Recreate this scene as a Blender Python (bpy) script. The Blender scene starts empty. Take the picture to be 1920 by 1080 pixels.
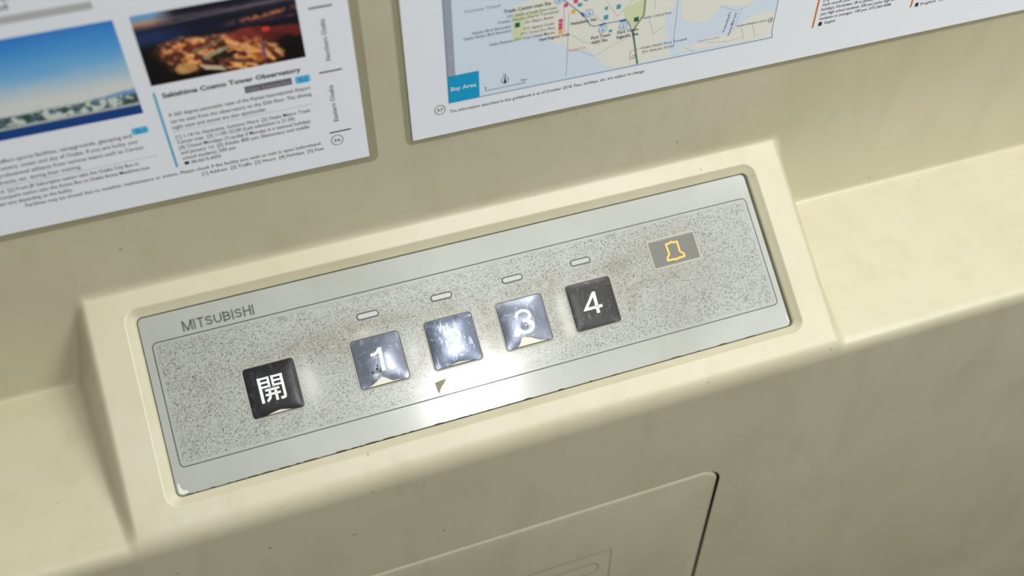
import bpy, bmesh, math, random
import numpy as np
from mathutils import Matrix, Vector
random.seed(7); rng = np.random.default_rng(7)
SC = bpy.context.scene
COL = SC.collection
MM = 0.001

# ---------------------------------------------------------------- camera
cam_d = bpy.data.cameras.new('camera'); cam = bpy.data.objects.new('camera', cam_d); COL.objects.link(cam)
YAW, PITCH, ROLL = -0.3232646, -0.8110985, -0.0104812
rotm = Matrix.Rotation(YAW, 3, 'Z') @ Matrix.Rotation(math.pi/2 + PITCH, 3, 'X') @ Matrix.Rotation(ROLL, 3, 'Z')
cam.matrix_world = Matrix.Translation((-0.0919232, -0.3195633, 0.3745667)) @ rotm.to_4x4()
cam_d.sensor_width = 36; cam_d.lens = 1869.33/1920*36
cam_d.clip_start = 0.01; cam_d.clip_end = 20
cam_d.dof.use_dof = True; cam_d.dof.focus_distance = 0.497; cam_d.dof.aperture_fstop = 5.0
SC.camera = cam

# ---------------------------------------------------------------- world and lamps
SC.view_settings.view_transform = 'Standard'; SC.view_settings.look = 'None'
SC.view_settings.gamma = 1.0; SC.view_settings.use_curve_mapping = False
SC.view_settings.exposure = 0.26
world = bpy.data.worlds.new('world'); SC.world = world; world.use_nodes = True
wn = world.node_tree; wn.nodes.clear()
wo = wn.nodes.new('ShaderNodeOutputWorld'); wb = wn.nodes.new('ShaderNodeBackground')
wt = wn.nodes.new('ShaderNodeTexCoord'); wx = wn.nodes.new('ShaderNodeSeparateXYZ')
wm = wn.nodes.new('ShaderNodeMapRange'); wr = wn.nodes.new('ShaderNodeValToRGB')
wn.links.new(wt.outputs['Generated'], wx.inputs[0]); wn.links.new(wx.outputs['Z'], wm.inputs['Value'])
wm.inputs['From Min'].default_value = -1; wm.inputs['From Max'].default_value = 1
wn.links.new(wm.outputs[0], wr.inputs[0]); wn.links.new(wr.outputs[0], wb.inputs[0]); wn.links.new(wb.outputs[0], wo.inputs[0])
cr = wr.color_ramp; cr.elements[0].position = 0.0; cr.elements[0].color = (.03, .028, .022, 1)
cr.elements[1].position = 1.0; cr.elements[1].color = (.50, .51, .50, 1)
e = cr.elements.new(0.5); e.color = (.15, .147, .13, 1)
wb.inputs['Strength'].default_value = 0.68

def lamp(name, loc, aim, power, size, col=(1, .995, .975), spread=180):
    d = bpy.data.lights.new(name, 'AREA'); d.shape = 'DISK'; d.size = size; d.energy = power; d.color = col
    d.spread = math.radians(spread)
    o = bpy.data.objects.new(name, d); COL.objects.link(o); o.location = loc
    o.rotation_euler = (Vector(aim) - Vector(loc)).to_track_quat('-Z', 'Y').to_euler()
    return o
# ceiling lamps of the lift car; far-right ones added to brighten the wall
for lx, ly, lw, ls in ((0.215, -0.84, 6.2, .10), (1.10, -1.40, 22.0, .60), (0.85, -0.34, 3.0, .30), (0.42, -0.14, 4.2, .25), (-0.55, -0.84, 0.5, .10)):
    lamp('ceiling_lamp_and_fill', (lx, ly, 1.22), (lx, ly, 0), lw, ls)

# ---------------------------------------------------------------- material helpers
def lin(c):
    return tuple(((x/255)/12.92 if x/255 <= .04045 else ((x/255+.055)/1.055)**2.4) for x in c)
class NT:
    def __init__(s, name):
        s.m = bpy.data.materials.new(name); s.m.use_nodes = True; s.t = s.m.node_tree
        s.b = s.t.nodes['Principled BSDF']; s.co = s.t.nodes.new('ShaderNodeTexCoord')
    def node(s, k, **kw):
        n = s.t.nodes.new(k)
        for a, b in kw.items(): setattr(n, a, b)
        return n
    def link(s, a, b): s.t.links.new(a, b)
    def noise(s, scale, detail=2, rough=.5, stretch=None):
        n = s.node('ShaderNodeTexNoise'); n.inputs['Scale'].default_value = scale
        n.inputs['Detail'].default_value = detail; n.inputs['Roughness'].default_value = rough
        if stretch:
            mp = s.node('ShaderNodeMapping'); mp.inputs['Scale'].default_value = stretch
            s.link(s.co.outputs['Object'], mp.inputs[0]); s.link(mp.outputs[0], n.inputs['Vector'])
        else: s.link(s.co.outputs['Object'], n.inputs['Vector'])
        return n.outputs['Fac']
    def ramp(s, fac, p0, p1, c0=(0, 0, 0), c1=(1, 1, 1)):
        r = s.node('ShaderNodeValToRGB'); s.link(fac, r.inputs[0])
        r.color_ramp.elements[0].position = p0; r.color_ramp.elements[0].color = (*c0, 1)
        r.color_ramp.elements[1].position = p1; r.color_ramp.elements[1].color = (*c1, 1)
        return r.outputs[0]
    def mix(s, fac, a, b, mode='MIX'):
        m = s.node('ShaderNodeMix', data_type='RGBA', blend_type=mode)
        for v, i in ((fac, 0), (a, 6), (b, 7)):
            if hasattr(v, 'is_linked') or hasattr(v, 'links'): s.link(v, m.inputs[i])
            elif i == 0: m.inputs[0].default_value = v
            else: m.inputs[i].default_value = (*v, 1)
        return m.outputs[2]
    def math(s, op, a, b):
        m = s.node('ShaderNodeMath', operation=op)
        for v, i in ((a, 0), (b, 1)):
            if hasattr(v, 'links'): s.link(v, m.inputs[i])
            else: m.inputs[i].default_value = v
        return m.outputs[0]
    def bump(s, h, strength, dist):
        b = s.node('ShaderNodeBump'); b.inputs['Strength'].default_value = strength; b.inputs['Distance'].default_value = dist
        s.link(h, b.inputs['Height']); s.link(b.outputs[0], s.b.inputs['Normal'])
    def set(s, **kw):
        for k, v in kw.items():
            i = s.b.inputs[k.replace('_', ' ')]
            if hasattr(v, 'links'): s.link(v, i)
            else: i.default_value = (*v, 1) if isinstance(v, tuple) else v
        return s
def flat(name, rgb, rough=.5, metal=0., **kw):
    n = NT(name); n.set(Base_Color=lin(rgb), Roughness=rough, Metallic=metal, **kw); return n.m

def plastic(name, rgb, dirt=.35):
    n = NT(name)
    c = n.mix(n.ramp(n.noise(9, 4, .6), .35, .7), lin(rgb), tuple(x*f for x, f in zip(lin(rgb), (.90, .89, .84))))
    c = n.mix(n.math('MULTIPLY', n.ramp(n.noise(45, 5, .65, (1, 1, .35)), .5, .75), dirt), c, tuple(x*f for x, f in zip(lin(rgb), (.72, .70, .60))))
    sp = n.ramp(n.noise(240, 1, .4), .78, .82)
    c = n.mix(n.math('MULTIPLY', sp, .5), c, lin((120, 110, 78)))
    n.set(Base_Color=c, Roughness=.42, Specular_IOR_Level=.5, Coat_Weight=.9, Coat_Roughness=.5)
    n.bump(n.noise(900, 2, .5), .05, .0003)
    return n.m
M_BEIGE = plastic('beige_moulded_plastic', (202, 197, 170))
M_HOUSE = M_BEIGE
M_HATCH = M_BEIGE
M_DARK = flat('dark_gap', (38, 34, 22), .8)
M_GRIME = flat('grime', (70, 64, 40), .9)

def plate_mat(name, speck):
    n = NT(name)
    base = lin((173, 176, 170))
    c = n.mix(n.ramp(n.noise(14, 4, .6), .35, .75), base, lin((156, 158, 149)))
    if speck:
        at = n.node('ShaderNodeAttribute', attribute_name='wear')   # r = dirt, g = worn clean, b = edge of the field
        sx = n.node('ShaderNodeSeparateColor'); n.link(at.outputs['Color'], sx.inputs[0])
        c = n.mix(n.math('MULTIPLY', n.math('MULTIPLY', sx.outputs[0], n.ramp(n.noise(130, 4, .7), .3, .65)), .9), c, lin((128, 121, 90)))
        c = n.mix(n.math('MULTIPLY', sx.outputs[1], .6), c, lin((208, 210, 202)))
        def dots(scale, thr, rad):
            dn = n.node('ShaderNodeTexNoise'); dn.inputs['Scale'].default_value = scale*1.3; dn.inputs['Detail'].default_value = 1
            n.link(n.co.outputs['Object'], dn.inputs['Vector'])
            vm = n.node('ShaderNodeVectorMath', operation='MULTIPLY_ADD'); n.link(dn.outputs['Color'], vm.inputs[0])
            vm.inputs[1].default_value = (.9/scale,)*3; n.link(n.co.outputs['Object'], vm.inputs[2])
            v = n.node('ShaderNodeTexVoronoi'); v.inputs['Scale'].default_value = scale; n.link(vm.outputs[0], v.inputs['Vector'])
            sc_ = n.node('ShaderNodeSeparateColor'); n.link(v.outputs['Color'], sc_.inputs[0])
            pick = n.math('GREATER_THAN', sc_.outputs[0], thr)
            near = n.ramp(v.outputs['Distance'], rad, rad+.18, (1, 1, 1), (0, 0, 0))
            return n.math('MULTIPLY', n.math('MULTIPLY', pick, near), n.math('ADD', n.math('MULTIPLY', sc_.outputs[1], .6), .4))
        a = n.math('MAXIMUM', dots(1150, .50, .34), n.math('MULTIPLY', dots(2100, .40, .38), .8))
        b = n.ramp(n.noise(150, 3, .6), .25, .6, (.55, .55, .55))
        k = n.math('MULTIPLY', n.math('MULTIPLY', a, b), n.math('SUBTRACT', 1.0, n.math('MULTIPLY', sx.outputs[1], .85)))
        k = n.math('MULTIPLY', k, sx.outputs[2])
        c = n.mix(n.math('MULTIPLY', k, .97), c, lin((44, 46, 41)))
        w = n.ramp(n.noise(1500, 2, .6), .64, .70)
        c = n.mix(n.math('MULTIPLY', w, n.math('MULTIPLY', sx.outputs[2], .35)), c, lin((225, 226, 220)))
        n.bump(n.noise(1300, 2, .5), .12, .0001)
    n.set(Base_Color=c, Roughness=.40, Metallic=.05, Coat_Weight=.65, Coat_Roughness=.14, Coat_IOR=1.5)
    return n.m
M_PLATE = plate_mat('brushed_silver_grey_plate', False)
M_SPECK = plate_mat('speckled_overlay', True)
M_LINE = flat('dark_grey_ink', (80, 82, 80), .5)
M_LOGO = flat('logo_ink', (100, 101, 96), .5)
M_RIM = flat('cream_button_rim', (178, 177, 162), .35)
M_CREAM = flat('cream_base_plastic', (222, 220, 200), .35)
M_LAMPFACE = flat('grey_lamp_lens', (186, 188, 182), .3, 0, Coat_Weight=.4)
M_NUM = flat('white_numeral_ink', (250, 252, 252), .4)
M_BELLBG = flat('grey_display_window', (112, 112, 105), .30, 0.1, Coat_Weight=.5, Coat_Roughness=.1)
n = NT('amber_bell_light'); n.set(Base_Color=lin((250, 170, 60)), Roughness=.4); n.b.inputs['Emission Color'].default_value = (*lin((255, 176, 62)), 1); n.b.inputs['Emission Strength'].default_value = .45; M_BELL = n.m
def film(name, rgb, metal, rough, scratch, bumpy):
    n = NT(name)
    c = n.mix(n.ramp(n.noise(160, 4, .6), .35, .7), lin(rgb), tuple(x*.78 for x in lin(rgb)))
    s = n.ramp(n.noise(500, 4, .7, (1, .25, 1)), .58, .66)
    s2 = n.ramp(n.noise(500, 4, .7, (.3, 1, 1)), .60, .68)
    c = n.mix(n.math('MULTIPLY', n.math('MAXIMUM', s, s2), scratch), c, lin((205, 212, 222)))
    n.set(Base_Color=c, Metallic=metal, Roughness=rough, Coat_Weight=.15, Coat_Roughness=.15)
    if metal < .3: n.set(Specular_IOR_Level=.28, Coat_Weight=.0)
    n.bump(n.noise(170, 3, .55), .5, bumpy)
    return n.m
M_FILM_DK = film('dark_button_film', (34, 34, 37), .1, .32, .06, .0001)
M_FILM_4 = film('dark_button_film_worn', (50, 50, 50), .15, .34, .10, .00015)
M_FILM = film('shiny_worn_button_film', (106, 112, 125), .6, .30, .25, .00022)
M_FILM2 = film('bright_worn_button_film', (92, 101, 118), .6, .30, .45, .00025)
M_EDGE = flat('dark_film_edge', (74, 74, 66), .5)
M_PAPER = flat('white_paper', (243, 247, 254), .5, 0, Coat_Weight=.25, Coat_Roughness=.15)
n = NT('clear_laminate'); n.set(Base_Color=lin((150, 146, 112)), Roughness=.2, Alpha=.35); M_LAM = n.m
def pmat(name, rgb): return flat(name, rgb, .45)
M_TXT = pmat('black_print', (50, 50, 52)); M_TXTG = pmat('grey_print', (110, 112, 114)); M_TXTL = pmat('pale_grey_print', (150, 160, 165))
n = NT('photo_print'); at = n.node('ShaderNodeAttribute', attribute_name='ink'); n.set(Base_Color=at.outputs['Color'], Roughness=.4, Coat_Weight=.25); M_PHOTO = n.m

# ---------------------------------------------------------------- object helpers
def put(name, me, mats, parent=None, **props):
    me.name = name
    for m in (mats if isinstance(mats, (list, tuple)) else [mats]): me.materials.append(m)
    o = bpy.data.objects.new(name, me); COL.objects.link(o)
    if parent: o.parent = parent
    for k, v in props.items(): o[k] = v
    return o
def empty(name, label, cat, loc=(0, 0, 0), rot=(0, 0, 0), group=None):
    o = bpy.data.objects.new(name, None); COL.objects.link(o); o.location = loc; o.rotation_euler = rot
    o.empty_display_size = .02; o['label'] = label; o['category'] = cat
    if group: o['group'] = group
    return o
def mesh(verts, faces, smooth=False, mi=None):
    me = bpy.data.meshes.new('m'); me.from_pydata([tuple(c*MM for c in v) for v in verts], [], faces)
    if smooth: me.polygons.foreach_set('use_smooth', [True]*len(faces))
    if mi: me.polygons.foreach_set('material_index', mi)
    me.update(); return me
def rrect(x0, y0, x1, y1, r, n=6):
    P = []
    for cx, cy, a0 in ((x1-r, y1-r, 0), (x0+r, y1-r, 90), (x0+r, y0+r, 180), (x1-r, y0+r, 270)):
        for i in range(n+1):
            a = math.radians(a0+90*i/n); P.append((cx+r*math.cos(a), cy+r*math.sin(a)))
    return P
class MB:
    """verts / faces collector, mm"""
    def __init__(s): s.v = []; s.f = []; s.m = []
    def add(s, verts, faces, mi=0):
        b = len(s.v); s.v += verts; s.f += [tuple(i+b for i in f) for f in faces]; s.m += [mi]*len(faces)
    def loops(s, loops, close_top=False, mi=0, close_bottom=False):
        n = len(loops[0]); V = [p for L in loops for p in L]; F = []
        for k in range(len(loops)-1):
            for i in range(n):
                j = (i+1) % n; F.append((k*n+i, k*n+j, (k+1)*n+j, (k+1)*n+i))
        if close_top: F.append(tuple((len(loops)-1)*n+i for i in range(n)))
        if close_bottom: F.append(tuple(reversed(range(n))))
        s.add(V, F, mi)
    def poly(s, pts, z, mi=0): s.add([(x, y, z) for x, y in pts], [tuple(range(len(pts)))], mi)
    def strip(s, pts, w, z, mi=0, closed=False, zf=None, sub=1):
        """thick polyline with mitred joints; z or zf(x,y)"""
        P = [Vector(p) for p in pts]
        if sub > 1:
            Q = []
            m = len(P) if closed else len(P)-1
            for i in range(m):
                a, b = P[i], P[(i+1) % len(P)]
                Q += [a.lerp(b, t/sub) for t in range(sub)]
            if not closed: Q.append(P[-1])
            P = Q
        N = len(P); V = []
        for i in range(N):
            a = P[i-1] if (i or closed) else None; b = P[(i+1) % N] if (i < N-1 or closed) else None
            d1 = (P[i]-a).normalized() if a is not None else None; d2 = (b-P[i]).normalized() if b is not None else None
            if d1 is None: d1 = d2
            if d2 is None: d2 = d1
            t = (d1+d2).normalized(); nn = Vector((-t.y, t.x)); c = max(.45, nn.dot(Vector((-d1.y, d1.x))))
            for sg in (1, -1):
                q = P[i]+nn*sg*w/2/c; V.append((q.x, q.y, zf(q.x, q.y) if zf else z))
        F = [(2*i, 2*i+1, (2*i+3) % (2*N), (2*i+2) % (2*N)) for i in range(N if closed else N-1)]
        s.add(V, F, mi)
    def done(s, smooth=False): return mesh(s.v, s.f, smooth, s.m)
def arc(cx, cy, rx, ry, a0, a1, n=10):
    return [(cx+rx*math.cos(math.radians(a0+(a1-a0)*i/n)), cy+ry*math.sin(math.radians(a0+(a1-a0)*i/n))) for i in range(n+1)]
def wallmap(me, y):
    """local (x, z, h) print mesh -> world wall: y axis becomes z, h comes out of the wall"""
    for v in me.vertices:
        x, z, h = v.co; v.co = (x, y-h, z)
    me.update(); return me

# ================================================================= MOULDED WALL (height field over the panel plane)
TH = 0.9609591; ST, CT = math.sin(TH), math.cos(TH)
YW, YF = 45.5, -52.0            # upper wall plane, lower front plane
FACE_H = 3.0
def smin(a, b, k):
    h = np.maximum(k-np.abs(a-b), 0)/k; return np.minimum(a, b)-h*h*k/4
def smax(a, b, k): return -smin(-a, -b, k)
LA, LB = (YW, -18.8), (YF, -32.6)     # ledge line (y, z)
lsl = (LB[1]-LA[1])/(LB[0]-LA[0])     # dz/dy
def fields(u, v):
    hw = (v*ST-YW)/CT
    hf = (v*ST-YF)/CT
    # ledge: z = LA.z + lsl*(y-YW); y = v ST - h CT, z = v CT + h ST
    hl = (LA[1]+lsl*(v*ST-YW)-v*CT)/(ST+lsl*CT)
    au = np.abs(u)
    hb = np.full_like(u, FACE_H)
    hc = FACE_H-(au-183.6)/0.35
    hb = smin(hb, hc, 10.0)
    return hw, hf, hl, hb
def H(u, v):
    hw, hf, hl, hb = fields(u, v)
    q = np.clip((np.abs(u)-180)/8, 0, 1)
    t = smax(hl, hb, 3.5+5*q)
    t = smin(t, hf, 10.0)
    return smax(t, hw, 3.5+4*q*np.clip((210-np.abs(u))/10, 0, 1))
def lines(*segs):
    L = []
    for a, b, s in segs:
        n = max(1, int(round((b-a)/s))); L += list(np.linspace(a, b, n, endpoint=False))
    L.append(segs[-1][1]); return np.array(L)
HX, HZ0, HZ1 = 130.0, -345.0, -110.0    # hatch hole block (grid aligned)
vz = lambda z: (YF*ST)+z*CT             # v coordinate on the front plane
us = lines((-900, -260, 40), (-260, -205, 5), (-205, -176, .6), (-176, -168, 2), (-168, -130, 4), (-130, 130, 4), (130, 168, 4), (168, 176, 2), (176, 205, .6), (205, 260, 5), (260, 900, 40))
vs = lines((-560, vz(HZ0), 25), (vz(HZ0), vz(HZ1), 4), (vz(HZ1), -76, 4), (-76, -51, .8), (-51, 51, 2.0), (51, 66, .5), (66, 110, 4), (110, 1000, 40))
# finer rows where ledge meets wall
extra = lines((18, 40, .7)); vs = np.unique(np.round(np.concatenate([vs[(vs < 18) | (vs > 40)], extra]), 4))
U, V = np.meshgrid(us, vs); HH = H(U, V)
ep = .02
Hu = (H(U+ep, V)-H(U-ep, V))/(2*ep); Hv = (H(U, V+ep)-H(U, V-ep))/(2*ep)
def toworld(u, v, h): return np.stack([u, v*ST-h*CT, v*CT+h*ST], -1)
PW = toworld(U, V, HH)
NW = toworld(-Hu, -Hv, np.ones_like(Hu)); NW /= np.linalg.norm(NW, axis=-1, keepdims=True)
uc = (us[1:]+us[:-1])/2; vc = (vs[1:]+vs[:-1])/2; UC, VC = np.meshgrid(uc, vc)
hw, hf, hl, hb = fields(UC, VC)
region = np.full(UC.shape, 'L', dtype='<U1')            # ledge
region[(hb > hl) & (hb > hw) & (np.abs(UC) < 205)] = 'H'    # console housing
region[hw >= np.maximum(hl, hb)-.3] = 'W'
region[hf < np.minimum(np.maximum(hl, hb), 1e9)+.2] = 'F'
region[VC > 60] = 'W'
HOLE = (168.0, 51.0)
hole1 = (np.abs(UC) < HOLE[0]) & (np.abs(VC) < HOLE[1])
hole2 = (np.abs(UC) < HX) & (VC > vz(HZ0)) & (VC < vz(HZ1))
region[hole1 | hole2] = 'X'
nu = len(us)
def field_mesh(code, ring=None):
    js, is_ = np.nonzero(region == code)
    idx = {}; Vt = []; Nn = []; Fc = []
    def vid(j, i):
        k = j*nu+i
        if k not in idx: idx[k] = len(Vt); Vt.append(tuple(PW[j, i]*MM)); Nn.append(tuple(NW[j, i]))
        return idx[k]
    for j, i in zip(js, is_): Fc.append((vid(j, i), vid(j, i+1), vid(j+1, i+1), vid(j+1, i)))
    me = bpy.data.meshes.new('f'); me.from_pydata(Vt, [], Fc)
    if ring:
        outer, pts, nrm = ring     # outer: test(co mm)->bool for boundary verts of the hole ; pts: inner loop world mm
        bm = bmesh.new(); bm.from_mesh(me)
        be = [ed for ed in bm.edges if ed.is_boundary and outer(ed.verts[0].co/MM) and outer(ed.verts[1].co/MM)]
        vv = [bm.verts.new([c*MM for c in p]) for p in pts]
        re = [bm.edges.new((vv[i], vv[(i+1) % len(vv)])) for i in range(len(vv))]
        bmesh.ops.triangle_fill(bm, edges=be+re, use_beauty=True, use_dissolve=False, normal=nrm)
        bm.to_mesh(me); bm.free(); Nn += [tuple(nrm)]*len(pts)
    me.polygons.foreach_set('use_smooth', [True]*len(me.polygons)); me.update()
    me.normals_split_custom_set_from_vertices(Nn)
    return me
nP = Vector((0, -CT, ST))
bez = rrect(-165.6, -47.6, 165.8, 47.8, 7.0, 10)
bezw = [tuple(toworld(np.array(a), np.array(b), np.array(FACE_H))) for a, b in bez]
def on1(c):
    v = c.y*ST+c.z*CT; h = -c.y*CT+c.z*ST
    return abs(h-FACE_H) < .3 and abs(c.x) <= HOLE[0]+.1 and abs(v) <= HOLE[1]+.1
HB = (-125.0, -330.0, 125.6, -118.0)    # hatch opening
hpts = rrect(*HB, 12.5, 12)
def on2(c): return abs(c.y-YF) < .3 and abs(c.x) <= HX+.1 and HZ0-.1 <= c.z <= HZ1+.1
put('wall_upper', field_mesh('W'), M_BEIGE, kind='structure')
put('trim_1', field_mesh('L'), M_BEIGE, kind='structure')
put('wall_lower', field_mesh('F', (on2, [(x, YF, z) for x, z in hpts], Vector((0, -1, 0)))), M_BEIGE, kind='structure')

# ================================================================= CONTROL CONSOLE
panel = empty('control_panel', 'tilted lift control console with silver speckled faceplate and square floor buttons', 'control panel', (0, 0, 0), (math.pi/2-TH, 0, 0))
hme = field_mesh('H', (on1, bezw, nP))
inv = Matrix.Rotation(math.pi/2-TH, 4, 'X').inverted()
nn_ = None
hme.transform(inv)
hme.update()
put('housing', hme, M_HOUSE, panel, label='beige moulded raised housing around the faceplate')
# custom normals do not follow transform: recompute from the field
def local_normals(o):
    me = o.data; co = np.array([v.co[:] for v in me.vertices])/MM
    u, v = co[:, 0], co[:, 1]
    a = (H(u+ep, v)-H(u-ep, v))/(2*ep); b = (H(u, v+ep)-H(u, v-ep))/(2*ep)
    N = np.stack([-a, -b, np.ones_like(a)], -1); N /= np.linalg.norm(N, axis=1, keepdims=True)
    me.normals_split_custom_set_from_vertices([tuple(x) for x in N])
local_normals(panel.children[0])

# bevelled recess round the faceplate
m = MB()
def ring(x0, y0, x1, y1, r, z, n=10): return [(x, y, z) for x, y in rrect(x0, y0, x1, y1, r, n)]
L = [ring(-165.6, -47.6, 165.8, 47.8, 7.0, 3.0), ring(-165.1, -47.1, 165.3, 47.3, 6.6, 2.9), ring(-164.7, -46.7, 164.9, 46.9, 6.3, 2.6),
     ring(-161.6, -43.9, 162.3, 44.0, 3.8, .75), ring(-160.9, -43.3, 161.5, 43.3, 3.2, .35), ring(-160.6, -43.1, 161.15, 43.05, 2.9, -.3),
     ring(-160.6, -43.1, 161.15, 43.05, 2.9, -5)]
m.loops(L); bz = put('recessed_bezel', m.done(True), M_BEIGE, panel); bz.data.set_sharp_from_angle(angle=math.radians(38))
m = MB(); m.loops([ring(-161.5, -44, 162, 44, 3, -4.9), ring(-161.5, -44, 162, 44, 3, -3.4)], True); put('backing_plate', m.done(), M_DARK, panel)
# faceplate
PX0, PX1, PY0, PY1 = -160.25, 159.75, -42.85, 42.75
m = MB(); m.loops([ring(PX0, PY0, PX1, PY1, 2.6, -3), ring(PX0, PY0, PX1, PY1, 2.6, -.35), ring(PX0+.12, PY0+.12, PX1-.12, PY1-.12, 2.5, -.1), ring(PX0+.4, PY0+.4, PX1-.4, PY1-.4, 2.3, 0)], True)
plate = put('faceplate', m.done(), M_PLATE, panel, label='flat silver grey metal faceplate')
# grime along the lower seam and chipped corners
m = MB()
x = PX0+4
while x < PX1-3:
    w = random.uniform(1, 7)
    if random.random() < (.8 if x < -60 else .35):
        m.strip([(x, PY0+.12+random.uniform(-.05, .1)), (x+w/2, PY0+.2+random.uniform(-.1, .2)), (x+w, PY0+.1)], random.uniform(.15, .5), .03)
    x += w+random.uniform(.5, 3)
put('seam_grime', m.done(), M_GRIME, plate, label='dark grime along the lower seam', kind='stuff')
mch = flat('bare_chipped_metal', (222, 220, 208), .3)
for pts in ([(PX0+1.1, PY0+6.3), (PX0+.9, PY0+3), (PX0+1.2, PY0+1.4), (PX0+2.6, PY0+.8), (PX0+5.2, PY0+1.1), (PX0+4.5, PY0+2.2), (PX0+3.0, PY0+2.4), (PX0+2.0, PY0+4.2), (PX0+1.7, PY0+6.0)],
            [(PX1-.9, PY0+4.8), (PX1-1.7, PY0+8), (PX1-1.2, PY0+4), (PX1-.8, PY0+1.9), (PX1-.5, PY0+2.2)]):
    m = MB(); m.poly(pts, .04); put('chipped_corner', m.done(), mch, plate)
# speckled overlay: painted wear map
IX0, IX1, IY0, IY1 = -156.1, 156.2, -30.1, 29.7
gx = np.linspace(IX0+.5, IX1-.5, 312); gy = np.linspace(IY0+.5, IY1-.5, 72)
GX, GY = np.meshgrid(gx, gy)
def blobs(L):
    r = np.zeros_like(GX)
    for u, v, su, sv, a in L: r += a*np.exp(-((GX-u)/su)**2-((GY-v)/sv)**2)
    return np.clip(r, 0, 1)
dirt = blobs([(-70, 8, 7, 7, .8), (-60, 12, 10, 4, .5), (-46, 13, 7, 4, .8), (-30, 11, 9, 3, .5), (-37, -12, 5, 7, .6), (-36, -22, 4, 3, .7), (-12, 11, 9, 4, .7), (2, 2, 5, 10, .7), (3, -14, 3.5, 8, .9), (24, 11, 10, 4, .6), (38, 8, 6, 9, .8),
              (39, -12, 4, 7, .9), (60, 12, 10, 3, .4), (76, 10, 7, 10, .8), (90, 17, 10, 7, .6), (78, -6, 5, 8, .6), (92, 0, 10, 5, .4), (110, 0, 12, 3, .5), (-128, 8, 10, 5, .3), (-100, 11, 14, 4, .45), (-85, 10, 8, 6, .5), (-140, -5, 10, 14, .2), (112, 22, 14, 3, .3)])
clean = blobs([(-90, -6, 4, 10, 1.0), (-86, -12, 8, 10, .35), (-38, -6, 2.5, 8, .7), (41, -3, 3, 10, .9), (42, -14, 4, 5, .7), (3, -22, 8, 5, .7), (-8, -25, 22, 7, 1.0), (-25, -22, 10, 4, .7), (20, -22, 22, 6, .5), (-60, -22, 20, 5, .25), (-50, 25, 60, 5, .25), (-60, 10, 8, 2, .5)])
edge = np.clip(np.minimum.reduce([GX-IX0, IX1-GX, GY-IY0, IY1-GY])/1.6-.4, 0, 1)
verts = [(float(a), float(b), .05) for a, b in zip(GX.ravel(), GY.ravel())]
nx, ny = len(gx), len(gy)
faces = [(j*nx+i, j*nx+i+1, (j+1)*nx+i+1, (j+1)*nx+i) for j in range(ny-1) for i in range(nx-1)]
me = mesh(verts, faces)
ca = me.color_attributes.new('wear', 'FLOAT_COLOR', 'POINT')
ca.data.foreach_set('color', np.stack([dirt, clean, edge, np.ones_like(edge)], -1).ravel().astype('f4'))
put('speckled_overlay', me, M_SPECK, plate, label='dark flecked centre of the faceplate')
m = MB(); m.strip(rrect(IX0, IY0, IX1, IY1, 2.4, 8), .55, .07, closed=True); put('border_line', m.done(), M_LINE, plate, label='thin dark grey border line')
m = MB(); m.add([(-31.7, -22.9, .08), (-28.6, -22.4, .08), (-25.7, -22.3, .08), (-27.6, -24.6, .08), (-28.8, -25.4, .08), (-31.1, -28.7, .08), (-31.6, -26, .08)], [(0, 6, 5, 4, 3, 1), (1, 3, 2)])
nt = NT('olive_speckled_mark'); nt.set(Base_Color=nt.mix(nt.noise(900, 2), lin((120, 116, 90)), lin((160, 158, 132))), Roughness=.8)
put('worn_triangle_mark', m.done(), nt.m, plate, label='small dull olive triangle')

# maker's lettering, stroke built
def glyph_strokes(ch):
    S = {
     'M': (1.02, [[(0, 0), (0, 1)], [(0.0, .98), (.51, 0.04)], [(.51, .04), (1.02, .98)], [(1.02, 1), (1.02, 0)]]),
     'I': (0.0, [[(0, 0), (0, 1)]]),
     'T': (.82, [[(.41, 0), (.41, .93)], [(0, .93), (.82, .93)]]),
     'U': (.78, [[(0, 1), (0, .38)] + arc(.39, .38, .39, .32, 180, 360, 12)[1:] + [(.78, 1)]]),
     'B': (.74, [[(0, 0), (0, 1)], [(0, .93), (.42, .93)] + arc(.42, .73, .24, .20, 90, -90, 8)[1:] + [(0, .53)], [(.42, .53)] + arc(.44, .30, .28, .23, 90, -90, 8)[1:] + [(0, .07)]]),
     'H': (.76, [[(0, 0), (0, 1)], [(.76, 0), (.76, 1)], [(0, .53), (.76, .53)]]),
     'S': (.74, [arc(.37, .72, .31, .215, 10, 180, 10) + [(.07, .68), (.14, .58), (.37, .52), (.60, .45), (.69, .36)] + arc(.38, .285, .32, .22, 0, -170, 12)[0:]]),
    }
    return S[ch]
m = MB(); hgt = 5.1; sw = 1.0; x = 0; adv = []
for ch in 'MITSUBISHI':
    w, st = glyph_strokes(ch); adv.append((x, w, st)); x += w*hgt*.86+sw+(.05 if ch == 'T' else .52)
sc = 33.9/(x-.52)
for x0, w, st in adv:
    for p in st:
        m.strip([(-140.9+sc*(x0+sw/2+a*hgt*.86), 31.7+sw/2+(b*(hgt-sw)) if len(p) > 3 else 31.7+b*hgt-(sw*.15 if b > .9 and b < .99 else 0)) for a, b in p], .88, .08)
put('logo_lettering', m.done(), M_LOGO, plate, label='grey maker lettering above the border line')

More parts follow.
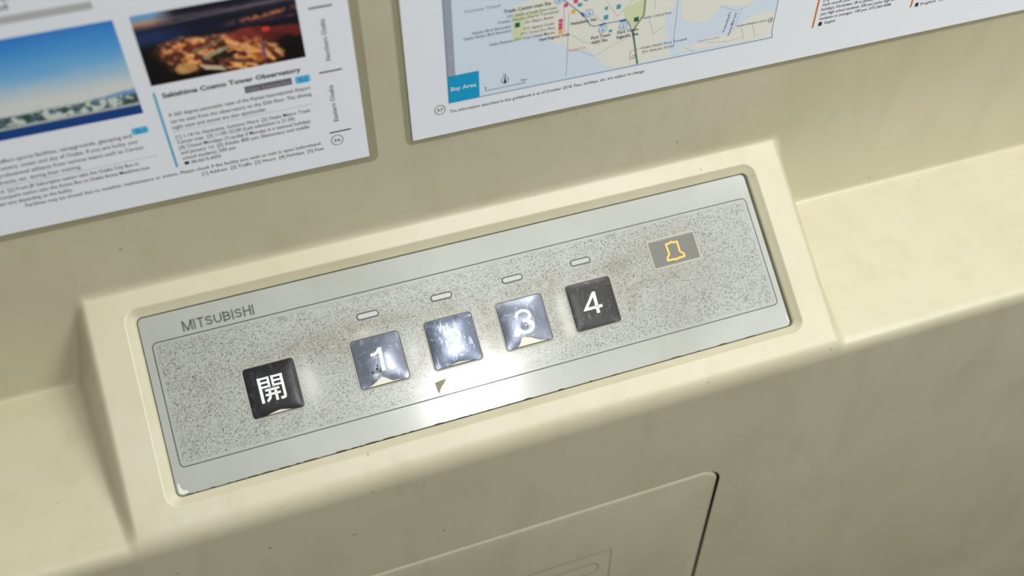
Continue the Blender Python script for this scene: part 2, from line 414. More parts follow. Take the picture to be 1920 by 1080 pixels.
# ---------------------------------------------------------------- indicator lamps
def indicator(u, v):
    m = MB(); m.loops([ring(u-5.0, v-1.15, u+5.0, v+1.15, 1.1, .03, 6), ring(u-5.0, v-1.15, u+5.0, v+1.15, 1.1, .12, 6), ring(u-4.9, v-1.05, u+4.9, v+1.05, .9, .2, 6)], True)
    o = put('indicator_lamp', m.done(), M_LAMPFACE, panel, label='small grey oval call lamp')
    m = MB(); m.strip(rrect(u-5.35, v-1.5, u+5.3, v+1.45, 1.35, 6), .6, .22, closed=True)
    put('lamp_outline', m.done(), M_LINE, o)
for u in (-55.0, -17.3, 20.2, 57.4): indicator(u, 17.95)

# ---------------------------------------------------------------- buttons
A = 11.95
def pillow(x, y, h=1.0, base=.18, p=3.0):
    a = np.clip(np.abs(x)/A, 0, 1); b = np.clip(np.abs(y)/A, 0, 1)
    return base+h*(1-a**p)*(1-b**p)
def button(name, u0, v0, matf, notch, glyph, label, h=1.0, p=3.0, dents=()):
    """film cap whose lower edge follows the torn notch line, over a cream base, in a cream rim"""
    def zf(x, y):
        z = float(pillow(x, y, h, .35, p))
        for dx, dy, s, a in dents: z += a*math.exp(-((x-dx)**2+(y-dy)**2)/s**2)
        return z
    N = 49
    xs = np.linspace(-A, A, N); ts = np.linspace(0, 1, N)
    nx_ = [q[0]-u0 for q in notch]; ny_ = [q[1]-v0 for q in notch]
    V, F, MI = [], [], []
    def lim(x):   # rounded corners
        r = 1.3; d = abs(x)-(A-r); return A-(r-math.sqrt(max(0, r*r-d*d)) if d > 0 else 0)
    for j, t in enumerate(ts):
        for x in xs:
            top = lim(x); bot = max(-lim(x), float(np.interp(x, nx_, ny_)))
            y = bot+(top-bot)*t; V.append((float(x)+u0, y+v0, zf(x, y)))
    for j in range(N-1):
        for i in range(N-1): F.append((j*N+i, j*N+i+1, (j+1)*N+i+1, (j+1)*N+i)); MI.append(0)
    # skirt
    border = [(0, i) for i in range(N)]+[(j, N-1) for j in range(1, N)]+[(N-1, i) for i in range(N-2, -1, -1)]+[(j, 0) for j in range(N-2, 0, -1)]
    b0 = len(V); bi = [j*N+i for j, i in border]
    for k in bi:
        x, y, z = V[k]; V.append((x, y, max(.05, z-.32)))
    n_ = len(bi)
    for k in range(n_): F.append((bi[k], b0+k, b0+(k+1) % n_, bi[(k+1) % n_])); MI.append(1)
    me = mesh(V, F, True, MI)
    for pgn in me.polygons:
        if pgn.material_index == 1: pgn.use_smooth = False
    me.set_sharp_from_angle(angle=math.radians(40))
    o = put(name, me, [matf, M_EDGE], panel, label=label)
    # cream base showing through the tear
    V, F = [], []
    xs = np.linspace(-A, A, 25)
    for y in xs:
        for x in xs: V.append((float(x)*.985+u0, float(y)*.985+v0, float(pillow(x, y, h*.5, .1, p))-.02))
    F = [(j*25+i, j*25+i+1, (j+1)*25+i+1, (j+1)*25+i) for j in range(24) for i in range(24)]
    put('exposed_base', mesh(V, F, True), M_CREAM, o, label='cream plastic under the torn film')
    # rim
    m = MB(); q = lambda e, z: ring(u0-A-e, v0-A-e, u0+A+e, v0+A+e, 1.3+e, z, 6)
    m.loops([q(1.05, .04), q(.95, .2), q(.7, .3), q(.42, .2), q(.36, .04)]); put('button_rim', m.done(True), M_RIM, o, label='cream rim')
    m = MB(); m.loops([q(.45, .09), q(-.6, .09)]); put('rim_shadow_gap', m.done(), M_EDGE, o)
    # glyph
    m = MB()
    for item in glyph:
        pts, w = item[0], item[1]; closed = len(item) > 2
        m.strip([(a-u0, b-v0) for a, b in pts], w*(1.15 if len(pts) and name == 'floor_button' else 1), 0, zf=lambda x, y: zf(x, y)+.10, sub=8 if len(pts) < 6 else 3, closed=closed)
    m.v = [(x+u0, y+v0, z) for x, y, z in m.v]
    put('numeral' if name == 'floor_button' else 'door_open_character', m.done(), M_NUM, o, label='white printed character')
    return o
FLATN = lambda u: [(u-A, -17.25), (u+A, -17.25)]
# 開
gx0, gx1, gy0, gy1 = -113.6, -101.6, -11.1, 1.0
def kp(x, y): return (gx0+x*(gx1-gx0), gy0+y*(gy1-gy0))
K = []
for sgn in (0, 1):
    f = (lambda x: x) if sgn == 0 else (lambda x: 1-x)
    if sgn == 0: K.append(([kp(.055, 1), kp(.055, 0)], 1.35))
    else: K.append(([kp(.945, 1), kp(.945, .13), kp(.925, .065), kp(.88, .045), kp(.76, .045)], 1.25))
    K.append(([kp(f(.42), 1), kp(f(.42), .56)], 1.05))
    for y in (.955, .785, .61): K.append(([kp(f(.05), y), kp(f(.45), y)], .95))
K += [([kp(.22, .47), kp(.78, .47)], 1.0), ([kp(.20, .285), kp(.80, .285)], 1.0), ([kp(.385, .47), kp(.385, .27), kp(.34, .14), kp(.22, .03)], 1.2), ([kp(.615, .47), kp(.615, .0)], 1.2)]
button('door_open_button', -107.1, -5.2, M_FILM_DK, [(-119.3, -17.3), (-112.8, -17.0), (-110, -16.3), (-106.2, -15.7), (-101.1, -16.8), (-94.9, -17.3)], K,
       'dark grey square door open button with white character', h=.55, p=6)
one = [([(-53.75, 1.0), (-54.25, -10.7)], 1.55), ([(-54.3, .2), (-55.2, -1.0), (-56.6, -1.75), (-58.7, -1.95)], 1.25)]
b1 = button('floor_button', -54.9, -5.1, M_FILM, [(-67.1, -16.9), (-65.3, -16.9), (-61.8, -16.3), (-59, -14.9), (-55.9, -12.9), (-53.5, -14.4), (-51.0, -16.3), (-48.2, -16.4), (-42.8, -17.3)], one,
       'shiny silver button 1 with chevron tear at its lower edge', h=1.0, p=2.6, dents=[(-2.3, -6.5, 2.5, -.15), (4, 3, 4, .1)])
for pu, pv, pr in ((-59.8, -10.3, .55), (-57.3, -9.1, .6), (-56.1, -10.5, .4), (-56.7, -7.6, .42)):
    m = MB(); zz = float(pillow(pu+54.9, pv+5.1, 1.0, .35, 2.6))
    m.poly([(pu+pr*math.cos(t)*(1+.2*math.sin(3*t)), pv+1.2*pr*math.sin(t)) for t in [k*math.pi/6 for k in range(12)]], zz+.12)
    put('pit_mark', m.done(), M_GRIME, b1, label='small dark pit')
two = [([(-21.1, -1.9)]+arc(-17.3, -2.6, 3.6, 2.9, 165, -25, 12)+[(-15.2, -5.2), (-17.9, -7.2), (-20.2, -8.9), (-20.9, -9.9)], 1.35), ([(-21.7, -9.95), (-13.2, -9.95)], 1.2)]
button('floor_button', -17.5, -5.0, M_FILM2, [(-29.7, -17.2), (-24.5, -17.1), (-20.5, -16.3), (-17.4, -15.8), (-13.5, -16.2), (-10.8, -16.6), (-5.3, -17.2)], two,
       'brightest silver button 2 with glare across its top edge', h=.8, p=2.6, dents=[(0, -2, 5, -.06), (-7, 12, 6, .55), (0, 12.5, 6, .35), (7, 12, 6, .55)])
three = [(arc(19.9, -2.0, 3.55, 2.75, 185, -55, 14)+[(21.0, -4.4), (19.2, -4.5)], 1.35), ([(19.2, -4.6), (21.3, -4.5)]+arc(20.2, -7.45, 3.75, 2.95, 60, -165, 14), 1.35)]
button('floor_button', 20.1, -4.9, M_FILM, [(8.0, -17.2), (12.2, -16.8), (14.2, -16.0), (15.4, -14.6), (16.3, -12.6), (17.5, -11.9), (21.6, -13.3), (25.5, -15.6), (28, -16.2), (32.3, -17.1)], three,
       'silver button 3 with large peeled tear below its numeral', h=1.0, p=2.8, dents=[(-.2, -2, 1.6, -.25), (4, 5, 4, .12)])
four = [([(59.2, 1.0), (52.5, -7.1), (61.9, -7.0)], 1.25), ([(59.2, 1.0), (58.75, -10.2)], 1.45)]
four = [([(59.05, .6), (52.75, -7.0), (61.9, -7.0)], 1.25), ([(59.2, 1.05), (58.9, -10.2)], 1.5)]
button('floor_button', 57.6, -5.0, M_FILM_4, FLATN(57.6), four, 'dark grey intact button 4 with white numeral', h=.5, p=6)

# alarm display
m = MB(); m.loops([ring(95.5, 4.4, 121.3, 18.6, .5, .05, 4), ring(95.5, 4.4, 121.3, 18.6, .5, .1, 4), ring(95.8, 4.7, 121.0, 18.3, .5, .14, 4)], True)
al = put('alarm_display', m.done(), M_BELLBG, panel, label='grey rectangular alarm window with amber bell')
m = MB(); q = lambda e, z: ring(95.4-e, 4.3-e, 121.4+e, 18.7+e, .6+e, z, 5)
m.loops([q(1.0, .04), q(.8, .25), q(.35, .32), q(0, .25), q(-.1, .06)]); put('display_rim', m.done(True), M_RIM, al, label='pale raised rim')
bell = [(105.1, 15.6), (107.5, 15.8), (108.3, 16.3), (109.1, 15.8), (111.5, 15.6), (111.5, 10.3), (113.4, 8.4), (113.2, 7.2), (109.4, 7.0), (108.4, 6.6), (107.4, 7.0), (103.6, 7.1), (103.7, 8.3), (105.3, 10.1)]
m = MB(); m.strip(bell, .95, .2, closed=True); put('bell_symbol', m.done(), M_BELL, al, label='amber bell outline')

# ================================================================= ACCESS HATCH in the lower front
hatch = empty('access_hatch', 'beige flush access hatch with rounded corners below the control console', 'hatch', (0, YF*MM, -.118))
def hset(me):   # local plan (x, z, out) -> relative to the hatch empty
    for v in me.vertices:
        x, z, h = v.co; v.co = (x, -h, z+.118)
    me.update(); return me
r_ = lambda x0, z0, x1, z1, r, h: [(x, z, h) for x, z in rrect(x0, z0, x1, z1, r, 12)]
m = MB(); m.loops([r_(*HB, 12.5, 0), r_(HB[0], HB[1], HB[2], HB[3], 12.5, -6)]); m.loops([r_(HB[0]-.5, HB[1]-.5, HB[2]+.5, HB[3]+.5, 12.5, -6), r_(HB[0]+9, HB[1]+9, HB[2]-9, HB[3]-9, 5, -6)])
put('hatch_recess', hset(m.done()), M_DARK, hatch, label='dark gap around the hatch')
D = (HB[0]+.5, HB[1]+.5, HB[2]-1.4, HB[3]-1.2)
m = MB(); i_ = lambda e, h: r_(D[0]+e, D[1]+e, D[2]-e, D[3]-e, 12.0-e, h)
m.loops([i_(0, -5), i_(0, -1.6), i_(.15, -1.0), i_(.6, -.45), i_(1.3, -.12), i_(2.2, 0)], True)
door = put('hatch_door', hset(m.done(False)), M_HATCH, hatch)
for pgn in door.data.polygons: pgn.use_smooth = len(pgn.vertices) < 10
door.data.set_sharp_from_angle(angle=math.radians(50))
m = MB(); m.strip(rrect(-58, -262, 59.8, -174.2, 1.5, 5), .45, .04, closed=True)
m.strip(rrect(-50, -197.5, 52.0, -185.2, 5.6, 10), .5, .04, closed=True)
put('engraved_lines', hset(m.done()), flat('engraved_line', (92, 86, 58), .7), door, label='thin dark engraved outline with rounded slot')

for sx, sz, ex, ez, w in ((331.5, -150.7, 341.1, -144.1, .35), (-58.6, -120.2, -55.6, -121.9, .6), (210, -128, 204, -152, .25)):
    m = MB(); m.strip([(sx, sz), ((sx+ex)/2, (sz+ez)/2+.3), (ex, ez)], w, .03)
    put('scuff_mark', wallmap(m.done(), YF), flat('scuff', (132, 124, 94), .8), bpy.data.objects['wall_lower'])
# ================================================================= PRINTED SHEETS ON THE UPPER WALL
def text_mesh(items):
    """items: (string, x0, z_baseline, x1 or None, size mm, bold, [angle])"""
    out = MB()
    for it in items:
        s, x0, z0, x1, size, bold = it[:6]; ang = it[6] if len(it) > 6 else 0
        cu = bpy.data.curves.new('t', 'FONT'); cu.body = s; cu.size = 1; cu.resolution_u = 2; cu.offset = bold; cu.fill_mode = 'FRONT'
        ob = bpy.data.objects.new('t', cu); COL.objects.link(ob)
        dg = bpy.context.evaluated_depsgraph_get(); me = bpy.data.meshes.new_from_object(ob.evaluated_get(dg))
        co = np.array([v.co[:] for v in me.vertices]) if len(me.vertices) else np.zeros((0, 3))
        if len(co):
            xm, xM = co[:, 0].min(), co[:, 0].max()
            kx = (abs(x1-x0)/(xM-xm)) if x1 is not None else size
            X = (co[:, 0]-xm)*kx; Y = co[:, 1]*size; ca, sa = math.cos(math.radians(ang)), math.sin(math.radians(ang))
            out.add([(x0+a*ca-b*sa, z0+a*sa+b*ca, 0) for a, b in zip(X, Y)], [tuple(p.vertices) for p in me.polygons])
        bpy.data.objects.remove(ob); bpy.data.curves.remove(cu); bpy.data.meshes.remove(me)
    return out
def setz(m, z): m.v = [(a, b, z) for a, b, _ in m.v]; return m
def sheet(name, label, x0, z0, x1, z1, lam):
    t = empty(name, label, 'poster', (((x0+x1)/2)*MM, YW*MM, z0*MM))
    off = Vector(t.location)
    def part(nm, me, mat, lab=None, par=None):
        wallmap(me, YW*MM); me.transform(Matrix.Translation(-off)); me.update()
        o = put(nm, me, mat, par or t)
        if lab: o['label'] = lab
        return o
    l, b, r, tp = lam
    m = MB(); m.loops([ring(x0-l, z0-b, x1+r, z1+tp, 3.5, .02, 6), ring(x0-l, z0-b, x1+r, z1+tp, 3.5, .35, 6)], True)
    part('laminate_film', m.done(), M_LAM, 'clear laminate margin with rounded corners')
    m = MB(); q = lambda e, z: [(x0+e, z0+e, z), (x1-e, z0+e, z), (x1-e, z1-e, z), (x0+e, z1-e, z)]
    m.loops([q(0, .3), q(0, .62), q(.1, .7)], True); p = part('paper', m.done(), M_PAPER)
    return t, part, p
PZ = .78
# ---- left sheet
lt, lp, lpap = sheet('guide_sheet', 'laminated guidebook page with two photographs, on the wall left of the map page', -248.7, 82.5, -38.7, 300, (4, 3.3, 4.2, 4))
def photo(x0, z0, x1, z1, nx, ny, fn, part, lab):
    X, Z = np.meshgrid(np.linspace(0, 1, nx), np.linspace(0, 1, ny)); C = fn(X, Z)
    verts = [(x0+(x1-x0)*a, z0+(z1-z0)*b, PZ) for a, b in zip(X.ravel(), Z.ravel())]
    me = mesh(verts, [(j*nx+i, j*nx+i+1, (j+1)*nx+i+1, (j+1)*nx+i) for j in range(ny-1) for i in range(nx-1)])
    ca = me.color_attributes.new('ink', 'FLOAT_COLOR', 'POINT')
    c = np.clip(C*1.1/255, 0, 1); c = np.where(c <= .04045, c/12.92, ((c+.055)/1.055)**2.4)
    ca.data.foreach_set('color', np.concatenate([c, np.ones(c.shape[:2]+(1,))], -1).ravel().astype('f4'))
    return part('printed_photo', me, M_PHOTO, lab)
def vnoise(X, Z, fx, fz, seed, oct=4):
    r = np.random.default_rng(seed); out = np.zeros_like(X); amp = 1; tot = 0
    for o in range(oct):
        g = r.random((int(fz*1.5)+3, int(fx*1.5)+3)); a = X*fx; b = Z*fz; i = a.astype(int); j = b.astype(int); a -= i; b -= j
        a = a*a*(3-2*a); b = b*b*(3-2*b)
        out += amp*((g[j, i]*(1-a)+g[j, i+1]*a)*(1-b)+(g[j+1, i]*(1-a)+g[j+1, i+1]*a)*b); tot += amp; amp *= .55; fx *= 2; fz *= 2
    return out/tot
def grad(t, stops):
    xs_ = [s[0] for s in stops]; return np.stack([np.interp(t, xs_, [s[1][k] for s in stops]) for k in range(3)], -1)
def mixc(C, m, col): return C*(1-m[..., None])+np.array(col, float)*m[..., None]
def sky_photo(X, Z):
    n1 = vnoise(X, Z, 6, 5, 3); n2 = vnoise(X, Z, 50, 20, 4)
    C = grad(Z+.10*(n1-.5), [(0, (200, 206, 208)), (.34, (205, 208, 206)), (.48, (168, 193, 210)), (.62, (116, 172, 215)), (.82, (74, 146, 208)), (1, (52, 124, 200))])
    mt = np.clip((.285+.05*np.sin(X*7)-.03*X+.02*n2-Z)*40, 0, 1); C = mixc(C, mt, (104, 148, 196))
    ct = np.clip((.225+.04*n2-Z)*40, 0, 1); C = mixc(C, ct*(.55+.45*(n2 > .5)), (70, 88, 80))
    C = mixc(C, ct*(n2 > .58)*.9, (206, 214, 208)); C = mixc(C, ct*(n2 < .42)*.8, (44, 62, 52))
    C = mixc(C, np.clip((.135-Z)*60, 0, 1), (176, 184, 176)); C = mixc(C, np.clip((.105-Z)*80, 0, 1), (22, 62, 128))
    return C
photo(-246, 129.3, -128.1, 172.3, 200, 110, sky_photo, lp, 'photograph of blue sky over a bay and hills')
def city_photo(X, Z):
    n1 = vnoise(X, Z, 12, 8, 11, 4); n2 = vnoise(X, Z, 34, 18, 12, 3); n3 = vnoise(X+.4*Z, Z, 22, 9, 15, 2)
    C = grad(Z+.05*(n1-.5), [(0, (12, 9, 9)), (.40, (18, 13, 14)), (.55, (20, 18, 26)), (.66, (26, 30, 52)), (.74, (22, 24, 42)), (.82, (34, 32, 44)), (.88, (84, 76, 84)), (.92, (34, 32, 46)), (1, (22, 20, 34))])
    sk = np.clip((.26-X)*7, 0, 1)
    C = mixc(C, sk*np.clip((Z-.80)*14, 0, 1), (182, 140, 118)); C = mixc(C, sk*np.clip((Z-.88)*12, 0, 1), (96, 160, 210))
    C = mixc(C, np.clip((.34-X)*5, 0, 1)*np.clip((.80-Z)*14, 0, 1)*np.clip((Z-.52)*9, 0, 1), (34, 50, 88))
    def ell(cx, cz, rx, rz, s=2.2): return np.clip((1+.5*(n1-.5)-((X-cx)/rx)**2-((Z-cz)/rz)**2)*s, 0, 1)
    shore = np.clip((.64-.10*X+.06*(n1-.5)-Z)*12, 0, 1)*np.clip((X-.02-.30*(.5-Z).clip(0))*8, 0, 1)
    a = np.clip(ell(.28, .36, .27, .30)+ell(.50, .40, .30, .20)+ell(.66, .16, .24, .22), 0, 1)*shore
    C = mixc(C, a*np.clip(.30+1.0*(n2-.2), 0, 1), (188, 92, 58)); C = mixc(C, a*np.clip((n2-.52)*6, 0, 1), (238, 158, 92)); C = mixc(C, a*np.clip((.44-n3)*7, 0, .85), (60, 36, 30))
    C = mixc(C, a*np.clip((n3-.62)*7, 0, .8), (250, 190, 120))
    C = mixc(C, ell(.24, .16, .08, .09)*.8, (206, 158, 92)); C = mixc(C, ell(.71, .20, .07, .17)*.75*(.4+.6*n2), (232, 146, 66))
    r_ = np.clip(ell(.66, .50, .16, .09)+ell(.86, .42, .20, .12), 0, 1)
    C = mixc(C, r_*.8*(.5+.7*n1).clip(0, 1), (136, 48, 42)); C = mixc(C, ell(.78, .51, .03, .04), (216, 56, 48)); C = mixc(C, ell(.90, .30, .07, .10)*.8, (20, 12, 14))
    for (cx, cz, hw, hh, col) in ((.44, .30, .09, .035, (150, 152, 122)), (.49, .25, .085, .055, (20, 22, 18)), (.405, .10, .05, .03, (222, 200, 170)), (.56, .14, .08, .03, (96, 52, 40)), (.60, .34, .10, .015, (214, 128, 78)), (.40, .42, .12, .02, (120, 104, 84))):
        dx = (X-cx)*.95+(Z-cz)*.35; dz = (Z-cz)*.95-(X-cx)*(.55 if cz > .2 else -.5)
        C = mixc(C, ((np.abs(dx) < hw) & (np.abs(dz) < hh)).astype(float)*.85, col)
    C = mixc(C, np.clip(1-np.abs(X-.742)/.012, 0, 1)*np.clip((.38-Z)*12, 0, 1)*np.clip((Z-.05)*12, 0, 1), (70, 44, 156))
    l2 = np.clip(1-np.abs(Z-(.66+.16*(X-.5)))/.05, 0, 1)*np.clip((X-.5)*5, 0, 1)*np.clip((n2-.30)*4, 0, 1); C = mixc(C, l2, (208, 118, 66))
    C = mixc(C, np.clip(1-np.abs(Z-(.62+.02*X))/.015, 0, 1)*np.clip((X-.62)*5, 0, 1)*n2, (170, 80, 60))
    C = mixc(C, np.clip(1-np.abs(Z-(.80+.09*X))/.018, 0, 1)*.6, (132, 128, 144))
    return C
photo(-121.9, 140.9, -59.2, 172.4, 170, 90, city_photo, lp, 'photograph of orange lit city at night')
T = text_mesh([
 ('Sakishima Cosmo Tower Observatory', -119.0, 134.4, -62.3, 3.1, .03)])
lp('title_text', setz(T, PZ).done(), M_TXT, 'bold black title')
B = [('A 360 degree panoramic view of the Kansai International Airport', -119, 124.9, -59.6, 2.6, .004), ('can be seen from the observatory on the 55th floor. The shining', -119, 121.6, -59.8, 2.6, .004), ('night view and sunset are also spectacular.', -119, 118.5, -79.5, 2.6, .004),
 ('[1] 1-14-16, Nankokita, Suminoe Ward  [2] Osaka Metro: Trade', -118.8, 113.5, -61.5, 2.5, .004), ('Center-mae  [3] 11:00–22:00 (Last admission is 21:30)', -118.8, 110.8, -68.8, 2.5, .004), ('[4] Closed Mondays (Tuesday if Monday is a national holiday)', -118.8, 107.9, -62.4, 2.5, .004),
 ('and January 1st  [5] Adults: 800 yen, Elementary and middle', -118.8, 105.1, -63.3, 2.5, .004), ('school students: 500 yen', -118.8, 102.2, -96, 2.5, .004), ('06-6615-6055', -115.6, 99.4, -103, 2.5, .004),
 ('offers sports facilities, campgrounds, glamping and', -187.5, 118.8, -135.5, 2.6, .004), ('the scenery, ocean and sky of Osaka. If you are lucky, you', -193.5, 115.4, -134.2, 2.6, .004), ('can see professional athletes from various teams such as Cerezo', -198.5, 112.0, -132.6, 2.6, .004), ('Osaka, Evessa, etc. during their training.', -198.5, 108.6, -158.8, 2.6, .004),
 ('Maishima, Konohana Ward  [2] From JR Sakurajima station take the Osaka City Bus to', -215, 104.3, -136.5, 2.5, .004), ('or from Cosmosquare station take the Active Bus to Osaka Arena Maishima-mae', -205, 101.2, -132.9, 2.5, .004), ('hours and fees vary depending on the facility.', -205, 98.0, -165.4, 2.5, .004),
 ('Facilities may be closed due to weather, maintenance or events. Please check if the facility you wish to visit is open beforehand.', -185.3, 94.9, -59.3, 2.45, .004), ('[1] Address  [2] Traffic  [3] Hours  [4] Holidays  [5] Fees', -112.7, 91.9, -58.7, 2.4, .004)]
T = text_mesh(B); T.add([(-118.5, 99.4, 0), (-116.6, 99.4, 0), (-116.6, 101.0, 0), (-118.5, 101.0, 0)], [(0, 1, 2, 3)])
lp('body_text', setz(T, PZ).done(), M_TXT, 'small grey black lines of text')
T = text_mesh([('Northern Osaka', -49.2, 137.0, -29.4, 2.9, .004, 90), ('Eastern Osaka', -50.2, 105.8, -31.2, 2.9, .004, 90), ('36', -53.6, 94.7, -50.6, 2.3, .006)])
T.strip(arc(-52.1, 95.6, 2.7, 2.7, 0, 340, 16), .28, 0, closed=True)
lp('index_text', setz(T, PZ).done(), M_TXT, 'sideways region names and page number')
mr = flat('dark_rule_print', (58, 56, 62), .5)
for z in (162.3, 131.8, 100.15):
    m = MB(); m.strip([(-54.9, z), (-45.2, z)], .65, PZ); lp('index_rule', m.done(), mr)
for xa, xb, z in ((-119.4, -59.1, 117.2), (-200, -127.8, 107.3)):
    m = MB(); m.strip([(xa, z), (xb, z)], .15, PZ); lp('thin_rule', m.done(), M_TXTL)
m = MB(); m.strip([(-121.9, 137.6), (-121.9, 99.0)], .95, PZ); lp('blue_rule', m.done(), pmat('blue_print', (88, 182, 220)), 'vertical light blue rule')
m = MB(); m.poly([(-86.5, 129.0), (-66.8, 129.0), (-66.8, 132.3), (-86.5, 132.3)], PZ); bd = lp('grey_badge', m.done(), pmat('badge_grey', (110, 108, 120)))
mb_ = pmat('badge_blue', (90, 196, 245))
for a, b, c, d in ((-65.3, 128.7, -59.0, 132.3), (-134.9, 119.6, -128.3, 122.9)):
    m = MB(); m.loops([ring(a, b, c, d, .8, PZ, 4)], True); lp('blue_badge', m.done(), mb_, 'light blue rounded badge')
mc_ = pmat('badge_code_print', (30, 110, 160))
for it in (('G-2', -64.0, 129.4, -60.2, 2.9, .02), ('G-1', -133.6, 120.2, -129.6, 2.9, .02)): lp('badge_code', setz(text_mesh([it]), PZ+.05).done(), mc_)
T = text_mesh([('Osaka', -85.6, 129.8, -80.6, 2.2, .01), ('Amazing Pass', -79.6, 129.8, -67.6, 2.2, .01)]); lp('badge_name_text', setz(T, PZ+.05).done(), pmat('badge_name_print', (168, 166, 176)))
m = MB(); m.poly([(-205, 178.2), (-133.2, 178.2), (-133.2, 181.2), (-205, 181.2)], PZ); lp('grey_band', m.done(), pmat('pale_band_print', (188, 191, 193)))
T = text_mesh([('Maishima Sports Island', -205, 183.6, -161.2, 3.4, .01), ('campgrounds and arena', -205, 187.2, -150, 2.6, .005)]); lp('upper_text', setz(T, PZ).done(), M_TXT)

# ---- right sheet (double page with map)
rt, rp, rpap = sheet('map_sheet', 'laminated double guidebook page with a blue harbour map, right of the photo page', -17.7, 85.8, 402, 300, (2.9, 2.3, 3, 3))
MAPX1 = 165.9
mats = []
def layer(nm, polys, rgb, z, lab=None):
    mt = pmat(nm+'_print', rgb)
    for p in polys:
        m = MB(); m.poly(p, z); rp(nm, m.done(), mt, lab)
layer('map_water', [[(.8, 102.9), (166.9, 102.0), (166.0, 106), (166.0, 200), (.8, 200)]], (222, 236, 250), PZ, 'pale blue map water')
layer('map_land', [[(31.5, 146), (31.5, 131), (36, 130.4), (44, 129.8), (47.5, 128.5), (50, 124.8), (52, 122.6), (54, 122.3), (56, 124), (57, 120), (60, 117.5), (66, 117), (69, 116), (72, 112.5), (76, 106.5), (84, 102.95), (112, 102.9), (110, 109.5), (104, 112), (110, 113), (107, 118), (106, 124), (110.5, 131), (110.5, 200), (57, 200), (57, 150)],
  [(112, 105), (118, 107.5), (126, 107.5), (134, 110.2), (140, 108.5), (144, 112), (152, 116), (158, 118.6), (166, 117), (166, 103.2), (150, 103)],
  [(113.5, 200), (113.5, 130), (116, 122), (124, 119), (130, 120), (136, 126), (152, 122), (153, 200)]], (240, 239, 230), PZ+.02, 'cream map land')
layer('map_park', [[(32, 141.6), (36, 143.5), (37.5, 140), (37, 134), (36, 128.7), (32.4, 128.7), (31.4, 133)], [(84.5, 134), (94.7, 138), (95.3, 129), (91, 122.6), (88.6, 125), (86, 127.7)], [(38, 141.5), (46, 142.5), (45, 139.5), (38, 138.5)]], (222, 231, 186), PZ+.04, 'pale green park')
m = MB(); m.strip([(2.65, 103), (2.65, 200)], 3.6, PZ+.03); rp('map_side_strip', m.done(), pmat('grey_strip_print', (166, 172, 184)), 'grey strip along the map edge')
m = MB(); m.strip([(.8, 200), (.8, 102.95), (15, 102.9), (166.8, 102.0), (166.0, 106), (166.0, 200)], .32, PZ+.06); rp('map_frame', m.done(), pmat('map_frame_print', (78, 134, 178)), 'thin blue map frame')
m = MB()
for p in ([(58.1, 138), (58, 105)], [(111.4, 200), (112.2, 112.2), (113, 109)], [(55.6, 142), (56.2, 128)]): m.strip(p, .28, PZ+.05)
for p in ([(60, 126), (66, 121), (74, 118)], [(62, 118), (72, 112), (80, 116), (90, 119)], [(98, 127), (101, 118), (106, 121)], [(100, 146), (100.5, 131)], [(130, 107), (142, 105.2), (150, 106)], [(118, 107), (124, 103.4)], [(134, 126), (144, 121.5), (151, 123.5)], [(143.5, 110), (147, 122)], [(148, 112), (151, 104)], [(154, 113), (157, 104)], [(76, 140), (82, 131), (90, 139)], [(66, 138), (78, 127)]): m.strip(p, .18, PZ+.05)
rp('map_roads', m.done(), pmat('road_print', (176, 178, 184)), 'thin grey map roads')
m = MB(); m.strip([(52, 147), (57, 143.2), (65, 135.3), (68.8, 129.2), (70.8, 128.3), (74.6, 128.6), (85.5, 128.5), (87.2, 127.6), (88.6, 125), (90, 121.4)], .5, PZ+.07); rp('map_railway', m.done(), pmat('rail_print', (134, 146, 190)), 'lilac blue railway line')
m = MB(); m.strip([(95.2, 200), (95.2, 129.3), (90.3, 122.0)], 1.0, PZ+.06); rp('map_green_road', m.done(), pmat('olive_road_print', (150, 166, 122)))
m = MB(); m.strip([(90.2, 122.2), (92.0, 114), (94.3, 102.95)], .95, PZ+.08); rp('map_teal_line', m.done(), pmat('teal_line_print', (92, 142, 128)), 'dark green railway line')
def sq(x, z, w, h=None): h = h or w; return [(x-w/2, z-h/2), (x+w/2, z-h/2), (x+w/2, z+h/2), (x-w/2, z+h/2)]
layer('map_magenta_icon', [sq(54.3, 134.6, 1.9, 1.7), sq(54.3, 132.6, 1.9, 1.7), sq(54.3, 130.8, 1.9, 1.6), sq(56.6, 141.9, 1.9, 1.9), sq(61.2, 142.9, 2, 2)], (228, 76, 124), PZ+.1, 'small magenta square')
layer('map_orange_icon', [sq(54.4, 128.8, 2.0, 1.8), sq(60.3, 138.0, 2.0, 1.9)], (252, 186, 72), PZ+.1, 'small orange square')
layer('map_teal_icon', [sq(63.2, 140.7, 2.2, 1.7), sq(82.2, 136.0, 2.1, 2.3), sq(76.3, 131.8, 2.2, 2.3), sq(76.2, 136.4, 1.4, 1.6), sq(79.0, 124.2, 1.6, 1.4), sq(66, 142.8, 1.6, 1.6)], (74, 168, 198), PZ+.1, 'small teal square')
layer('map_green_icon', [sq(33.9, 136.6, 2.3, 2.3), sq(91.6, 127.6, 2.3, 2.3)], (36, 104, 98), PZ+.1, 'small dark green square')
m = MB(); m.strip([(64.0, 136.6), (65.4, 134.6)], 1.1, PZ+.11); m.strip([(73.2, 128.3), (76.2, 128.7)], .9, PZ+.11); m.strip([(83.2, 128.4), (86.6, 128.4)], 1.1, PZ+.11)
rp('map_station_marks', m.done(), pmat('station_print', (38, 110, 178)), 'blue station bars')
m = MB(); m2 = MB()
